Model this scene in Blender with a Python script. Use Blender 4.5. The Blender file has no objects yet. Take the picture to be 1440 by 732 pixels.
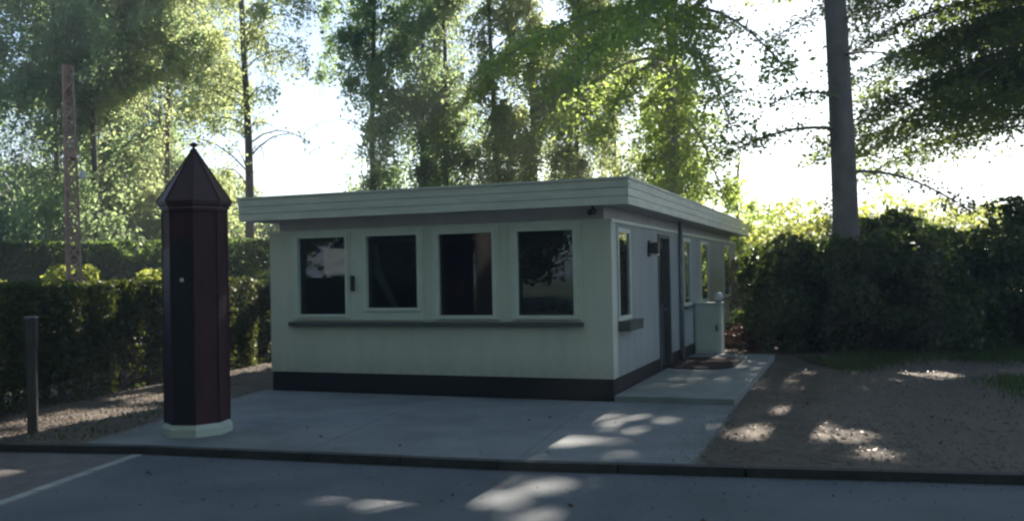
import bpy, bmesh, math, random
import numpy as np
from mathutils import Vector, Matrix
random.seed(7); rng = np.random.default_rng(11)
scene = bpy.context.scene
C = scene.collection
# ------------------------------------------------------------------ camera
EYE = 1.65
cam_d = bpy.data.cameras.new('camera'); cam = bpy.data.objects.new('camera', cam_d); C.objects.link(cam)
cam_d.sensor_width = 36.0; cam_d.lens = 1284.0/1440.0*36.0; cam_d.clip_end = 3000; cam_d.clip_start = 0.05
_a = math.atan(0.0189); _p = math.radians(0.80)
F_ = Vector((0, math.cos(_p), math.sin(_p))); U0 = Vector((0, -math.sin(_p), math.cos(_p))); R0 = Vector((1, 0, 0))
R_ = R0*math.cos(_a) - U0*math.sin(_a); U_ = R0*math.sin(_a) + U0*math.cos(_a)
m = Matrix((R_, U_, -F_)).transposed().to_4x4(); m.translation = (0, 0, EYE)
cam.matrix_world = m
scene.camera = cam
# ------------------------------------------------------------------ light
SUN_EL = math.radians(31.0); SUN_AZ = math.radians(22.8)      # azimuth from +Y towards +X
SD = np.array([math.sin(SUN_AZ)*math.cos(SUN_EL), math.cos(SUN_AZ)*math.cos(SUN_EL), math.sin(SUN_EL)])
w = bpy.data.worlds.new('World'); scene.world = w; w.use_nodes = True
nt = w.node_tree; bg = nt.nodes['Background']
sky = nt.nodes.new('ShaderNodeTexSky'); sky.sky_type = 'NISHITA'; sky.sun_disc = False
sky.sun_elevation = SUN_EL; sky.sun_rotation = SUN_AZ
sky.air_density = 1.0; sky.dust_density = .9; sky.ozone_density = 1.2
tc = nt.nodes.new('ShaderNodeTexCoord'); mp = nt.nodes.new('ShaderNodeMapping'); mp.inputs['Scale'].default_value = (1, 1, 2.6)
nz = nt.nodes.new('ShaderNodeTexNoise'); nz.inputs['Scale'].default_value = 3.2; nz.inputs['Detail'].default_value = 6; nz.inputs['Roughness'].default_value = .58
cr = nt.nodes.new('ShaderNodeValToRGB'); cr.color_ramp.elements[0].position = .50; cr.color_ramp.elements[1].position = .74
mx = nt.nodes.new('ShaderNodeMixRGB'); mx.inputs[2].default_value = (5.0, 6.4, 8.0, 1)
nt.links.new(tc.outputs['Generated'], mp.inputs[0]); nt.links.new(mp.outputs[0], nz.inputs['Vector'])
nt.links.new(nz.outputs['Fac'], cr.inputs[0]); nt.links.new(cr.outputs[0], mx.inputs[0]); nt.links.new(sky.outputs[0], mx.inputs[1])
tint = nt.nodes.new('ShaderNodeMixRGB'); tint.blend_type = 'MULTIPLY'; tint.inputs[0].default_value = 1; tint.inputs[2].default_value = (.84, .95, 1.05, 1)
nt.links.new(mx.outputs[0], tint.inputs[1]); nt.links.new(tint.outputs[0], bg.inputs['Color']); bg.inputs['Strength'].default_value = 0.05
sl = bpy.data.lights.new('sun', 'SUN'); sl.energy = 5.0; sl.angle = math.radians(.53); sl.color = (1, .90, .76)
so = bpy.data.objects.new('sun', sl); C.objects.link(so)
so.rotation_euler = Vector(SD).to_track_quat('Z', 'Y').to_euler(); so.location = (10, 20, 30)
scene.view_settings.view_transform = 'Standard'; scene.view_settings.look = 'None'
scene.view_settings.gamma = 1; scene.view_settings.use_curve_mapping = False
scene.view_settings.exposure = 1.85
scene.render.engine = 'CYCLES'
scene.cycles.max_bounces = 8; scene.cycles.transparent_max_bounces = 12
scene.cycles.filter_width = 2.4

# ------------------------------------------------------------------ materials
def mat(name, col, rough=.8, var=0, scale=5, col2=None, bump=0, bscale=40, metallic=0, spec=.5, stretch=None, detail=5, lo=.35, hi=.65):
    M = bpy.data.materials.new(name); M.use_nodes = True; t = M.node_tree; b = t.nodes['Principled BSDF']
    b.inputs['Base Color'].default_value = (*col, 1); b.inputs['Roughness'].default_value = rough
    b.inputs['Metallic'].default_value = metallic; b.inputs['Specular IOR Level'].default_value = spec
    g = t.nodes.new('ShaderNodeTexCoord'); mpn = t.nodes.new('ShaderNodeMapping'); t.links.new(g.outputs['Object'], mpn.inputs[0])
    if stretch: mpn.inputs['Scale'].default_value = stretch
    if col2 is not None:
        n = t.nodes.new('ShaderNodeTexNoise'); n.inputs['Scale'].default_value = scale; n.inputs['Detail'].default_value = detail; n.inputs['Roughness'].default_value = .6
        r = t.nodes.new('ShaderNodeValToRGB'); r.color_ramp.elements[0].position = lo; r.color_ramp.elements[1].position = hi
        r.color_ramp.elements[0].color = (*col, 1); r.color_ramp.elements[1].color = (*col2, 1)
        t.links.new(mpn.outputs[0], n.inputs['Vector']); t.links.new(n.outputs['Fac'], r.inputs[0]); t.links.new(r.outputs[0], b.inputs['Base Color'])
    if bump:
        n2 = t.nodes.new('ShaderNodeTexNoise'); n2.inputs['Scale'].default_value = bscale; n2.inputs['Detail'].default_value = 6
        bp = t.nodes.new('ShaderNodeBump'); bp.inputs['Strength'].default_value = bump; bp.inputs['Distance'].default_value = .02
        t.links.new(mpn.outputs[0], n2.inputs['Vector']); t.links.new(n2.outputs['Fac'], bp.inputs['Height']); t.links.new(bp.outputs[0], b.inputs['Normal'])
    return M

def leafmat(name, a, b_, trans=(.10, .16, .02), tmix=.5, rough=.5, clump=.6, ta=None):
    """leaf: colour differs from leaf to leaf and from clump to clump; light shines through"""
    M = bpy.data.materials.new(name); M.use_nodes = True; t = M.node_tree; b = t.nodes['Principled BSDF']
    geo = t.nodes.new('ShaderNodeNewGeometry'); tcn = t.nodes.new('ShaderNodeTexCoord')
    n = t.nodes.new('ShaderNodeTexNoise'); n.inputs['Scale'].default_value = clump; n.inputs['Detail'].default_value = 2
    t.links.new(tcn.outputs['Object'], n.inputs['Vector'])
    ad = t.nodes.new('ShaderNodeMath'); ad.operation = 'MULTIPLY_ADD'; ad.inputs[1].default_value = .55
    t.links.new(geo.outputs['Random Per Island'], ad.inputs[0]); 
    m2 = t.nodes.new('ShaderNodeMath'); m2.operation = 'MULTIPLY_ADD'; m2.inputs[1].default_value = 1.6; m2.inputs[2].default_value = -.55
    t.links.new(n.outputs['Fac'], m2.inputs[0]); t.links.new(m2.outputs[0], ad.inputs[2])
    r = t.nodes.new('ShaderNodeValToRGB'); r.color_ramp.elements[0].color = (*a, 1); r.color_ramp.elements[1].color = (*b_, 1)
    r.color_ramp.elements[0].position = .1; r.color_ramp.elements[1].position = .9
    t.links.new(ad.outputs[0], r.inputs[0]); t.links.new(r.outputs[0], b.inputs['Base Color'])
    b.inputs['Roughness'].default_value = rough; b.inputs['Specular IOR Level'].default_value = .35
    tr = t.nodes.new('ShaderNodeBsdfTranslucent')
    r2 = t.nodes.new('ShaderNodeMixRGB'); r2.inputs[1].default_value = (*(ta or tuple(x*.6 for x in trans)), 1); r2.inputs[2].default_value = (*trans, 1)
    t.links.new(ad.outputs[0], r2.inputs[0]); t.links.new(r2.outputs[0], tr.inputs['Color'])
    mixs = t.nodes.new('ShaderNodeMixShader'); mixs.inputs[0].default_value = tmix
    t.links.new(b.outputs[0], mixs.inputs[1]); t.links.new(tr.outputs[0], mixs.inputs[2])
    t.links.new(mixs.outputs[0], t.nodes['Material Output'].inputs['Surface'])
    return M

M = {}
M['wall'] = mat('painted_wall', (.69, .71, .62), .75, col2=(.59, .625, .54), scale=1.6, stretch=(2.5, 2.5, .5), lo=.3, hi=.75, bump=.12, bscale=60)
def splash(M_, z0, z1, col):
    t = M_.node_tree; b = t.nodes['Principled BSDF']; old = b.inputs['Base Color'].links[0].from_socket
    g = t.nodes.new('ShaderNodeTexCoord'); sp = t.nodes.new('ShaderNodeSeparateXYZ'); t.links.new(g.outputs['Object'], sp.inputs[0])
    n = t.nodes.new('ShaderNodeTexNoise'); n.inputs['Scale'].default_value = 9; n.inputs['Detail'].default_value = 8; t.links.new(g.outputs['Object'], n.inputs['Vector'])
    mr = t.nodes.new('ShaderNodeMapRange'); mr.inputs[1].default_value = z0; mr.inputs[2].default_value = z1; mr.inputs[3].default_value = .62; mr.inputs[4].default_value = 0; t.links.new(sp.outputs[2], mr.inputs[0])
    mu = t.nodes.new('ShaderNodeMath'); mu.operation = 'MULTIPLY'; mu.use_clamp = True; t.links.new(mr.outputs[0], mu.inputs[0]); t.links.new(n.outputs['Fac'], mu.inputs[1])
    mx_ = t.nodes.new('ShaderNodeMixRGB'); mx_.inputs[2].default_value = (*col, 1); t.links.new(mu.outputs[0], mx_.inputs[0]); t.links.new(old, mx_.inputs[1]); t.links.new(mx_.outputs[0], b.inputs['Base Color'])
M['sidewall'] = mat('side_wall_shaded', (.40, .43, .435), .75, col2=(.33, .36, .365), scale=1.6, stretch=(2.5, 2.5, .5), bump=.12, bscale=60)  # front wall colour copied darker and bluer, the side's shade put into it
splash(M['wall'], .28, .60, (.25, .23, .18)); splash(M['sidewall'], .28, .60, (.22, .21, .18))
M['frame'] = mat('painted_frame', (.70, .75, .68), .5, col2=(.62, .68, .61), scale=4)
M['fascia'] = mat('painted_fascia', (.75, .76, .70), .55, col2=(.60, .63, .56), scale=2.2, stretch=(1, 1, 6), bump=.1, bscale=20)
M['soffit'] = mat('grey_soffit', (.56, .54, .56), .8, col2=(.47, .46, .48), scale=3)
M['plinth'] = mat('tarred_plinth', (.006, .007, .010), .7, col2=(.011, .011, .014), scale=3, bump=.2, bscale=50)
M['roofing'] = mat('roof_felt', (.07, .07, .075), .9, col2=(.1, .1, .1), scale=2, bump=.3)
M['sill'] = mat('slate_sill', (.07, .085, .08), .6, col2=(.10, .115, .105), scale=8)
M['dark'] = mat('dark_metal', (.02, .02, .022), .45)
M['door'] = mat('dark_door_paint', (.035, .04, .045), .45, col2=(.05, .055, .06), scale=4)
M['white'] = mat('white_plastic', (.75, .76, .76), .4, col2=(.68, .69, .70), scale=6)
M['cream'] = mat('cabinet_paint', (.56, .62, .56), .5, col2=(.5, .56, .5), scale=3)
M['maroon'] = mat('maroon_boards', (.060, .016, .022), .75, col2=(.040, .011, .016), scale=5, stretch=(3, 3, .6), bump=.15, bscale=14)
M['maroon_roof'] = mat('maroon_roof', (.060, .020, .028), .6, col2=(.044, .015, .022), scale=6, bump=.15, bscale=18)
M['navy'] = mat('blue_black_panel', (.009, .010, .019), .6, col2=(.014, .015, .025), scale=4)
M['concrete'] = mat('apron_concrete', (.235, .25, .265), .92, col2=(.14, .152, .165), scale=1.3, lo=.3, hi=.7, detail=10, bump=.35, bscale=70)
M['slab'] = mat('slab_concrete', (.28, .30, .30), .9, col2=(.20, .22, .22), scale=2.2, bump=.35, bscale=60)
M['asphalt'] = mat('road_asphalt', (.085, .098, .118), .88, col2=(.135, .152, .175), scale=1.1, detail=10, lo=.3, hi=.7, bump=.5, bscale=110)
M['brickpave'] = mat('brown_paving', (.105, .092, .092), .9, col2=(.155, .138, .135), scale=6, bump=.4, bscale=60)
M['kerb'] = mat('kerb_stone', (.035, .036, .038), .9, col2=(.06, .06, .062), scale=3, bump=.4, bscale=50)
M['palekerb'] = mat('pale_kerb', (.34, .35, .35), .9, col2=(.27, .28, .28), scale=6, bump=.3, bscale=50)
M['soil'] = mat('packed_soil', (.075, .058, .047), .95, col2=(.145, .115, .092), scale=1.7, bump=.8, bscale=35, detail=9)
M['gravel'] = mat('trodden_path', (.20, .165, .14), .95, col2=(.27, .235, .20), scale=3.5, bump=.7, bscale=70, detail=8)
M['grassground'] = mat('rough_grass_ground', (.035, .06, .02), .95, col2=(.07, .09, .03), scale=.6, bump=.6)
M['bark'] = mat('bark', (.16, .135, .11), .95, col2=(.09, .075, .065), scale=6, stretch=(3, 3, .5), bump=.7, bscale=14)
M['beechbark'] = mat('smooth_grey_bark', (.27, .245, .235), .9, col2=(.17, .155, .15), scale=3, stretch=(1, 1, .6), bump=.5, bscale=12)
M['birchbark'] = mat('birch_bark', (.26, .25, .23), .9, col2=(.05, .045, .04), scale=4, stretch=(.8, .8, 3), lo=.45, hi=.6, bump=.3)
M['stem'] = mat('twig_wood', (.07, .05, .035), .95)
M['rust'] = mat('rusty_steel', (.60, .42, .38), .8, col2=(.42, .26, .22), scale=7, metallic=.1)
M['post'] = mat('weathered_post', (.11, .10, .095), .9, col2=(.07, .065, .06), scale=5, stretch=(3, 3, .5), bump=.4)
M['zinc'] = mat('dull_zinc', (.27, .30, .32), .5, col2=(.2, .22, .24), scale=6, metallic=.3)
M['mat'] = mat('brown_coir', (.05, .028, .026), 1, col2=(.03, .018, .017), scale=20, bump=.8, bscale=120)
M['interior'] = mat('interior_wall', (.16, .16, .16), .9)
M['floor'] = mat('interior_floor', (.09, .08, .075), .8)
M['curtain'] = mat('pale_cloth', (.46, .44, .46), .9, col2=(.38, .36, .39), scale=3)
M['whitemetal'] = mat('white_enamel', (.72, .74, .76), .4)
M['birch'] = leafmat('birch_leaf', (.085, .135, .075), (.16, .21, .105), (.47, .64, .30), .62)
M['birch2'] = leafmat('yellow_birch_leaf', (.11, .155, .07), (.19, .225, .10), (.62, .72, .32), .62)
M['beech'] = leafmat('beech_leaf', (.065, .12, .04), (.13, .19, .06), (.58, .76, .19), .64)
M['beechdark'] = leafmat('deep_beech_leaf', (.04, .075, .03), (.08, .12, .05), (.36, .48, .11), .58)
M['hedge'] = leafmat('hedge_leaf', (.035, .075, .03), (.08, .13, .05), (.24, .38, .07), .4, clump=1.5)
M['hedgebrown'] = leafmat('mixed_hedge_leaf', (.02, .04, .016), (.06, .075, .03), (.20, .25, .04), .35, clump=1.5)
M['rhodo'] = leafmat('dark_evergreen_leaf', (.03, .06, .025), (.07, .11, .04), (.20, .30, .05), .35, rough=.35, clump=1.2)
M['bright'] = leafmat('fresh_green_leaf', (.08, .13, .03), (.16, .20, .05), (.55, .62, .12), .6, clump=1.2)
M['redleaf'] = leafmat('red_brown_leaf', (.045, .024, .02), (.08, .045, .035), (.10, .05, .03), .2, clump=2)
M['grass'] = leafmat('grass_blade', (.03, .065, .012), (.075, .12, .03), (.15, .24, .04), .4)
M['litter'] = leafmat('dead_leaf', (.10, .06, .035), (.24, .17, .10), (.2, .13, .06), .15)

def add_path(M_):
    t = M_.node_tree; b = t.nodes['Principled BSDF']; old = b.inputs['Base Color'].links[0].from_socket
    at = t.nodes.new('ShaderNodeAttribute'); at.attribute_name = 'path'
    g = t.nodes.new('ShaderNodeTexCoord'); n = t.nodes.new('ShaderNodeTexNoise'); n.inputs['Scale'].default_value = 1.4; n.inputs['Detail'].default_value = 6
    t.links.new(g.outputs['Object'], n.inputs['Vector'])
    ma = t.nodes.new('ShaderNodeMath'); ma.operation = 'MULTIPLY_ADD'; ma.inputs[1].default_value = 1.4; t.links.new(n.outputs['Fac'], ma.inputs[0])
    sb = t.nodes.new('ShaderNodeMath'); sb.operation = 'SUBTRACT'; sb.inputs[1].default_value = .7; t.links.new(at.outputs['Fac'], sb.inputs[0]); t.links.new(sb.outputs[0], ma.inputs[2])
    r = t.nodes.new('ShaderNodeValToRGB'); r.color_ramp.elements[0].position = .25; r.color_ramp.elements[1].position = .75; t.links.new(ma.outputs[0], r.inputs[0])
    n2 = t.nodes.new('ShaderNodeTexNoise'); n2.inputs['Scale'].default_value = 28; n2.inputs['Detail'].default_value = 5; t.links.new(g.outputs['Object'], n2.inputs['Vector'])
    r3 = t.nodes.new('ShaderNodeValToRGB'); r3.color_ramp.elements[0].color = (.10, .083, .072, 1); r3.color_ramp.elements[1].color = (.16, .135, .118, 1); t.links.new(n2.outputs['Fac'], r3.inputs[0])
    mx_ = t.nodes.new('ShaderNodeMixRGB'); t.links.new(r.outputs[0], mx_.inputs[0]); t.links.new(old, mx_.inputs[1]); t.links.new(r3.outputs[0], mx_.inputs[2]); t.links.new(mx_.outputs[0], b.inputs['Base Color'])
add_path(M['soil'])
def glass_mat():
    m_ = bpy.data.materials.new('window_glass'); m_.use_nodes = True; t = m_.node_tree
    for n in list(t.nodes):
        if n.type == 'BSDF_PRINCIPLED': t.nodes.remove(n)
    g = t.nodes.new('ShaderNodeBsdfGlossy'); g.inputs['Roughness'].default_value = .02; g.inputs['Color'].default_value = (.9, .95, 1, 1)
    tr = t.nodes.new('ShaderNodeBsdfTransparent'); tr.inputs['Color'].default_value = (.62, .68, .70, 1)
    fr = t.nodes.new('ShaderNodeFresnel'); fr.inputs['IOR'].default_value = 1.5
    mu = t.nodes.new('ShaderNodeMath'); mu.operation = 'MULTIPLY'; mu.inputs[1].default_value = 1.35; mu.use_clamp = True
    mi = t.nodes.new('ShaderNodeMixShader'); t.links.new(fr.outputs[0], mu.inputs[0]); t.links.new(mu.outputs[0], mi.inputs[0])
    t.links.new(tr.outputs[0], mi.inputs[1]); t.links.new(g.outputs[0], mi.inputs[2])
    t.links.new(mi.outputs[0], t.nodes['Material Output'].inputs['Surface'])
    return m_
M['glass'] = glass_mat()

# ------------------------------------------------------------------ helpers
def tag(o, label=None, cat=None, group=None, kind=None):
    if label: o['label'] = label
    if cat: o['category'] = cat
    if group: o['group'] = group
    if kind: o['kind'] = kind
    return o
def empty(name, loc, label, cat, rz=0, group=None):
    o = bpy.data.objects.new(name, None); C.objects.link(o); o.location = loc; o.rotation_euler = (0, 0, rz); o.empty_display_size = .2
    return tag(o, label, cat, group)
def obj(name, bm, m_, parent=None, smooth=False, bevel=0):
    me = bpy.data.meshes.new(name)
    if bevel:
        bmesh.ops.bevel(bm, geom=[e for e in bm.edges], offset=bevel, segments=1, affect='EDGES', clamp_overlap=True)
    bmesh.ops.recalc_face_normals(bm, faces=bm.faces)
    bm.to_mesh(me); bm.free()
    if isinstance(m_, (list, tuple)):
        for q in m_: me.materials.append(q)
    else: me.materials.append(m_)
    if smooth:
        for p in me.polygons: p.use_smooth = True
    o = bpy.data.objects.new(name, me); C.objects.link(o)
    if parent: o.parent = parent
    return o
def box(bm, x0, x1, y0, y1, z0, z1, mi=0):
    v = [bm.verts.new(p) for p in [(x0,y0,z0),(x1,y0,z0),(x1,y1,z0),(x0,y1,z0),(x0,y0,z1),(x1,y0,z1),(x1,y1,z1),(x0,y1,z1)]]
    for f in [(0,3,2,1),(4,5,6,7),(0,1,5,4),(1,2,6,5),(2,3,7,6),(3,0,4,7)]:
        fc = bm.faces.new([v[i] for i in f]); fc.material_index = mi
def B(*a, **k):
    bm = bmesh.new(); box(bm, *a, **k); return bm
def tube(bm, pts, rad, sides=6, cap=True):
    rings = []
    n = len(pts)
    for i, p in enumerate(pts):
        p = Vector(p)
        a = Vector(pts[max(0, i-1)]); b = Vector(pts[min(n-1, i+1)])
        t = (b-a).normalized() if (b-a).length > 1e-6 else Vector((0, 0, 1))
        u = t.cross(Vector((0.13, 0.97, 0.21))); 
        if u.length < .05: u = t.cross(Vector((1, 0, 0)))
        u.normalize(); v = t.cross(u)
        r = rad[i] if hasattr(rad, '__len__') else rad
        rings.append([bm.verts.new(p + (u*math.cos(2*math.pi*k/sides) + v*math.sin(2*math.pi*k/sides))*r) for k in range(sides)])
    for i in range(n-1):
        for k in range(sides):
            bm.faces.new([rings[i][k], rings[i][(k+1) % sides], rings[i+1][(k+1) % sides], rings[i+1][k]])
    if cap:
        bm.faces.new(rings[0][::-1]); bm.faces.new(rings[-1])
def poly_slab(bm, pts, z0, z1):
    lo = [bm.verts.new((x, y, z0)) for x, y in pts]; hi = [bm.verts.new((x, y, z1)) for x, y in pts]
    n = len(pts); bm.faces.new(hi); bm.faces.new(lo[::-1])
    for i in range(n): bm.faces.new([lo[i], lo[(i+1) % n], hi[(i+1) % n], hi[i]])
def lathe(bm, prof, sides=16, cx=0, cy=0, ph=0):
    rings = []
    for r, z in prof: rings.append([bm.verts.new((cx+r*math.cos(2*math.pi*k/sides+ph), cy+r*math.sin(2*math.pi*k/sides+ph), z)) for k in range(sides)])
    for i in range(len(rings)-1):
        for k in range(sides): bm.faces.new([rings[i][k], rings[i][(k+1) % sides], rings[i+1][(k+1) % sides], rings[i+1][k]])
    bm.faces.new(rings[0][::-1]); bm.faces.new(rings[-1])

# ------------------------------------------------------------------ gaps in the canopy: sun rays that stay free of leaves
# (ground x, y, half width, half length, ground z)
SPOTS = [(-1.44,7.12,.20,.15,-.07),(-.98,6.95,.23,.15,-.07),(-.50,7.47,.23,.10,-.07),(-.15,7.66,.36,.11,-.07),(-.17,7.02,.25,.24,-.07),(.28,7.46,.29,.22,-.07),(.12,6.49,.20,.17,-.07),
(.62,8.92,.38,.24,0),(.80,8.20,.30,.13,0),(.95,10.20,.25,.40,0),(1.35,10.34,.17,.2,0),(1.14,9.48,.22,.18,0),(1.65,10.11,.14,.25,0),(.26,8.14,.2,.12,0),
(2.41,9.30,.32,.42,0),(3.18,9.30,.29,.5,0),(3.25,10.70,.22,.28,0),(3.26,8.18,.21,.18,0),(6.38,13.94,.34,.4,0),(9.27,16.62,.34,.7,0),(4.76,13.55,.14,.2,0),
(-4.65,8.37,.18,.25,-.07),(-5.17,11.58,.5,.45,0),(-5.66,10.97,.36,.34,0),(-5.16,13.06,.43,.45,0),(-4.75,17.32,.34,.5,0),(-5.04,16.49,.40,.5,0),(-5.41,9.89,.16,.23,0)]
# lit foliage targets (x, y, z, radius)
GLOW = [(-12.1,5.8,2.05,.6),(-12,21.8,2.5,1.6),(-7.2,22.4,2.5,1.4),(-16,21.5,2.5,1.6),(2.4,20.0,5.4,1.1),(1.2,20.6,5.6,.9),(-5.7,16.5,1.6,1.0),(-6.3,13.5,1.6,.6),(-10.,20.,1.8,1.0),(-8.2,20.,1.8,1.0),(7.5,24.5,3.0,2.4),(10.,26.,3.2,2.2),(4.2,8,2.9,.01),(5.2,22,2,1.2)]
cot = 1/SD[2]
def free(P, nofree=False):
    """True for points that stay leafy, False for points inside a kept-open sun ray"""
    keep = np.ones(len(P), bool)
    for (x, y, rx, ry, z0) in SPOTS:
        t = (P[:, 2]-z0)*cot
        qx = P[:, 0]-SD[0]*t-x; qy = P[:, 1]-SD[1]*t-y
        ang = np.arctan2(qy/ry, qx/rx)
        rr = 1.24+.22*np.sin(3*ang+x*5)+.18*np.sin(5*ang+y*7)
        keep &= ~(((qx/rx)**2+(qy/ry)**2 < rr**2) & (P[:, 2] > 1.2))
    for (x, y, z, r) in GLOW:
        v = P-np.array([x, y, z]); t = v@SD
        d = np.linalg.norm(v-t[:, None]*SD, axis=1)
        keep &= ~((d < r) & (t > 1.4+r) & (rng.random(len(P)) < .93))
    return keep

def leaves(name, P, size, m_, parent=None, drop=.0, flat=.0, aspect=.6, cull=True, jitter=.35):
    P = np.asarray(P, float)
    if cull and len(P): P = P[free(P)]
    n = len(P)
    u = rng.normal(size=(n, 3)); u[:, 2] -= drop*1.5; u[:, 2] *= (1-flat)
    u /= np.linalg.norm(u, axis=1)[:, None]
    r = rng.normal(size=(n, 3)); r[:, 2] *= (1-flat); v = np.cross(u, r) if flat < .3 else r-(r*u).sum(1)[:, None]*u
    v /= np.linalg.norm(v, axis=1)[:, None]+1e-9
    w_ = np.cross(u, v)
    s = (size*(1+jitter*rng.normal(size=n)).clip(.4, 1.8))[:, None]
    V = np.empty((n, 4, 3)); V[:, 0] = P-u*s*.5; V[:, 2] = P+u*s*.5
    V[:, 1] = P+v*s*.5*aspect+w_*s*.10-u*s*.06; V[:, 3] = P-v*s*.5*aspect+w_*s*.10-u*s*.06
    me = bpy.data.meshes.new(name); me.vertices.add(4*n); me.vertices.foreach_set('co', V.astype(np.float32).ravel())
    me.loops.add(4*n); me.loops.foreach_set('vertex_index', np.arange(4*n, dtype=np.int32))
    me.polygons.add(n); me.polygons.foreach_set('loop_start', np.arange(0, 4*n, 4, dtype=np.int32)); me.polygons.foreach_set('loop_total', np.full(n, 4, np.int32))
    me.materials.append(m_); me.update(); me.validate()
    o = bpy.data.objects.new(name, me); C.objects.link(o)
    if parent: o.parent = parent
    return o

def bez(a, b, sag, n=7, up=0):
    a = np.array(a, float); b = np.array(b, float); out = []
    for i in range(n):
        t = i/(n-1); p = a*(1-t)+b*t; p[2] += 4*t*(1-t)*up - sag*t*t
        out.append(p)
    return np.array(out)
def along(path, t):
    t = np.clip(t, 0, .9999)*(len(path)-1); i = t.astype(int) if hasattr(t, 'astype') else int(t); f = t-i
    return path[i]*(1-f)[:, None]+path[i+1]*f[:, None] if hasattr(t, 'astype') and np.ndim(t) else path[i]*(1-f)+path[i+1]*f

def finish_tree(root, bm, P, size, leafm, barkm, **k):
    """tree > trunk, crown, all in the tree's own space"""
    loc = np.array(root.location)
    P = np.asarray(P)
    P = P[free(P)]
    for v in bm.verts: v.co -= Vector(loc)
    obj('trunk', bm, barkm, root, smooth=True)
    if len(P): leaves('crown', P-loc, size, leafm, root, cull=False, **k)
    return root

def birch(x, y, h, rad, label, z0=3.0, n_b=46, twigs=11, per=26, tr=.10, leafm='birch', lean=(0, 0), size=.10, droop=1.3, name='birch_tree', thin=1, group=None, bark='bark', cat='tree', seedy=0):
    root = empty(name, (x, y, 0), label, cat, group=group)
    bm = bmesh.new(); pts = []
    top = np.array([x+lean[0], y+lean[1], h]); base = np.array([x, y, -.1])
    tp = [base+(top-base)*t+np.array([math.sin(t*7+x)*.12, math.cos(t*6+y)*.12, 0])*t for t in np.linspace(0, 1, 10)]
    tp = np.array(tp); tube(bm, [Vector(p) for p in tp], [tr*(1-.85*i/9)+.012 for i in range(10)], 8)
    for i in range(n_b):
        t = (z0/h)+(1-z0/h)*((i+rng.random())/n_b)**.9; t = min(t, .985)
        a = along(tp, t); az = rng.random()*2*math.pi
        prof = math.sin(min(1, (1-t)/(1-z0/h)*1.25+.12)*math.pi*.62)
        L = rad*(.55+.55*rng.random())*max(.25, prof)
        e = a+np.array([math.cos(az)*L, math.sin(az)*L, L*(.75-.5*rng.random())])
        path = bez(a, e, L*.45, 6, up=L*.10)
        tube(bm, [Vector(p) for p in path], [max(.008, tr*.22*(1-t*.6)*(1-.85*k/5)) for k in range(6)], 4, cap=False)
        nt_ = int(twigs*(.5+.7*L/rad))
        for k in range(nt_):
            q = along(path, .10+.90*rng.random()); dl = droop*(.35+.9*rng.random())
            off = rng.normal(size=3)*np.array([.38, .38, .18])*rad*.28
            e2 = q+off+np.array([0, 0, -dl])
            tw = bez(q, e2, 0, 4, up=dl*.22)
            if rng.random() < .35: tube(bm, [Vector(p) for p in tw], [.009, .007, .006, .004], 3, cap=False)
            m_ = int(per*thin*2.15*(.6+.8*rng.random()))
            tt = rng.random(m_); pts.append(along(tw, tt)+rng.normal(size=(m_, 3))*.10)
    P = np.concatenate(pts)
    return finish_tree(root, bm, P, size*.80, M[leafm], M[bark], drop=.5)

def spray(bm, pts, a, b, sag, up, r, ntw, per, tl=.9, spread=.10, hang=.35, t0=.15):
    """a bough with flat leafy side sprays"""
    path = bez(a, b, sag, 9, up); L = np.linalg.norm(np.array(b)-np.array(a)); d = (path[-1]-path[0]); d /= np.linalg.norm(d)
    side = np.cross(d, [0, 0, 1.]); side /= np.linalg.norm(side)+1e-9
    tube(bm, [Vector(p) for p in path], [max(.008, r*(1-.85*k/8)) for k in range(9)], 5, cap=False)
    for k in range(ntw):
        t = t0+(1-t0)*rng.random(); q = along(path, t); s = 1 if rng.random() < .5 else -1
        l = tl*(.35+.85*rng.random())*(1.15-t*.55)
        e = q+d*l*(.35+.5*rng.random())+side*s*l*(.3+.8*rng.random())+np.array([0, 0, -l*hang*(.3+rng.random())+.05])
        tw = bez(q, e, l*.12, 4, .04)
        if rng.random() < .5: tube(bm, [Vector(p) for p in tw], [.012, .009, .007, .004], 3, cap=False)
        m_ = int(per*(.6+.8*rng.random())); tt = .1+.9*rng.random(m_)
        o = rng.normal(size=(m_, 3))*spread*2.2; o[:, 2] *= .30
        pts.append(along(tw, tt)+o)

def crown_cloud(c, R, n, clumps=70, cr_=1.3, lower=None):
    """clumped points in an ellipsoid shell/volume"""
    cc = rng.normal(size=(clumps, 3)); cc /= np.linalg.norm(cc, axis=1)[:, None]; cc *= (rng.random(clumps)**.45)[:, None]
    cc = cc*np.array(R)+np.array(c)
    idx = rng.integers(0, clumps, n); o = rng.normal(size=(n, 3))*np.array([cr_, cr_, cr_*.45])*.6
    P = cc[idx]+o
    if lower is not None: P = P[P[:, 2] > lower]
    return P

# ------------------------------------------------------------------ ground, road, apron
KL = [(-30, 13.6), (-12, 10.67), (-5.26, 9.34), (-3.70, 9.07), (-.16, 8.02), (3.96, 7.12), (12, 5.3), (40, -.9)]
bm = bmesh.new(); v = [bm.verts.new(p) for p in [(-400,-400,-.16),(400,-400,-.16),(400,400,-.16),(-400,400,-.16)]]; bm.faces.new(v)
tag(obj('ground', bm, M['grassground']), kind='structure')
bm = bmesh.new(); poly_slab(bm, KL[::-1]+[(-30, -3.2), (40, -9.5)], -.14, -.07)
tag(obj('road', bm, M['asphalt']), kind='structure')
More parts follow.
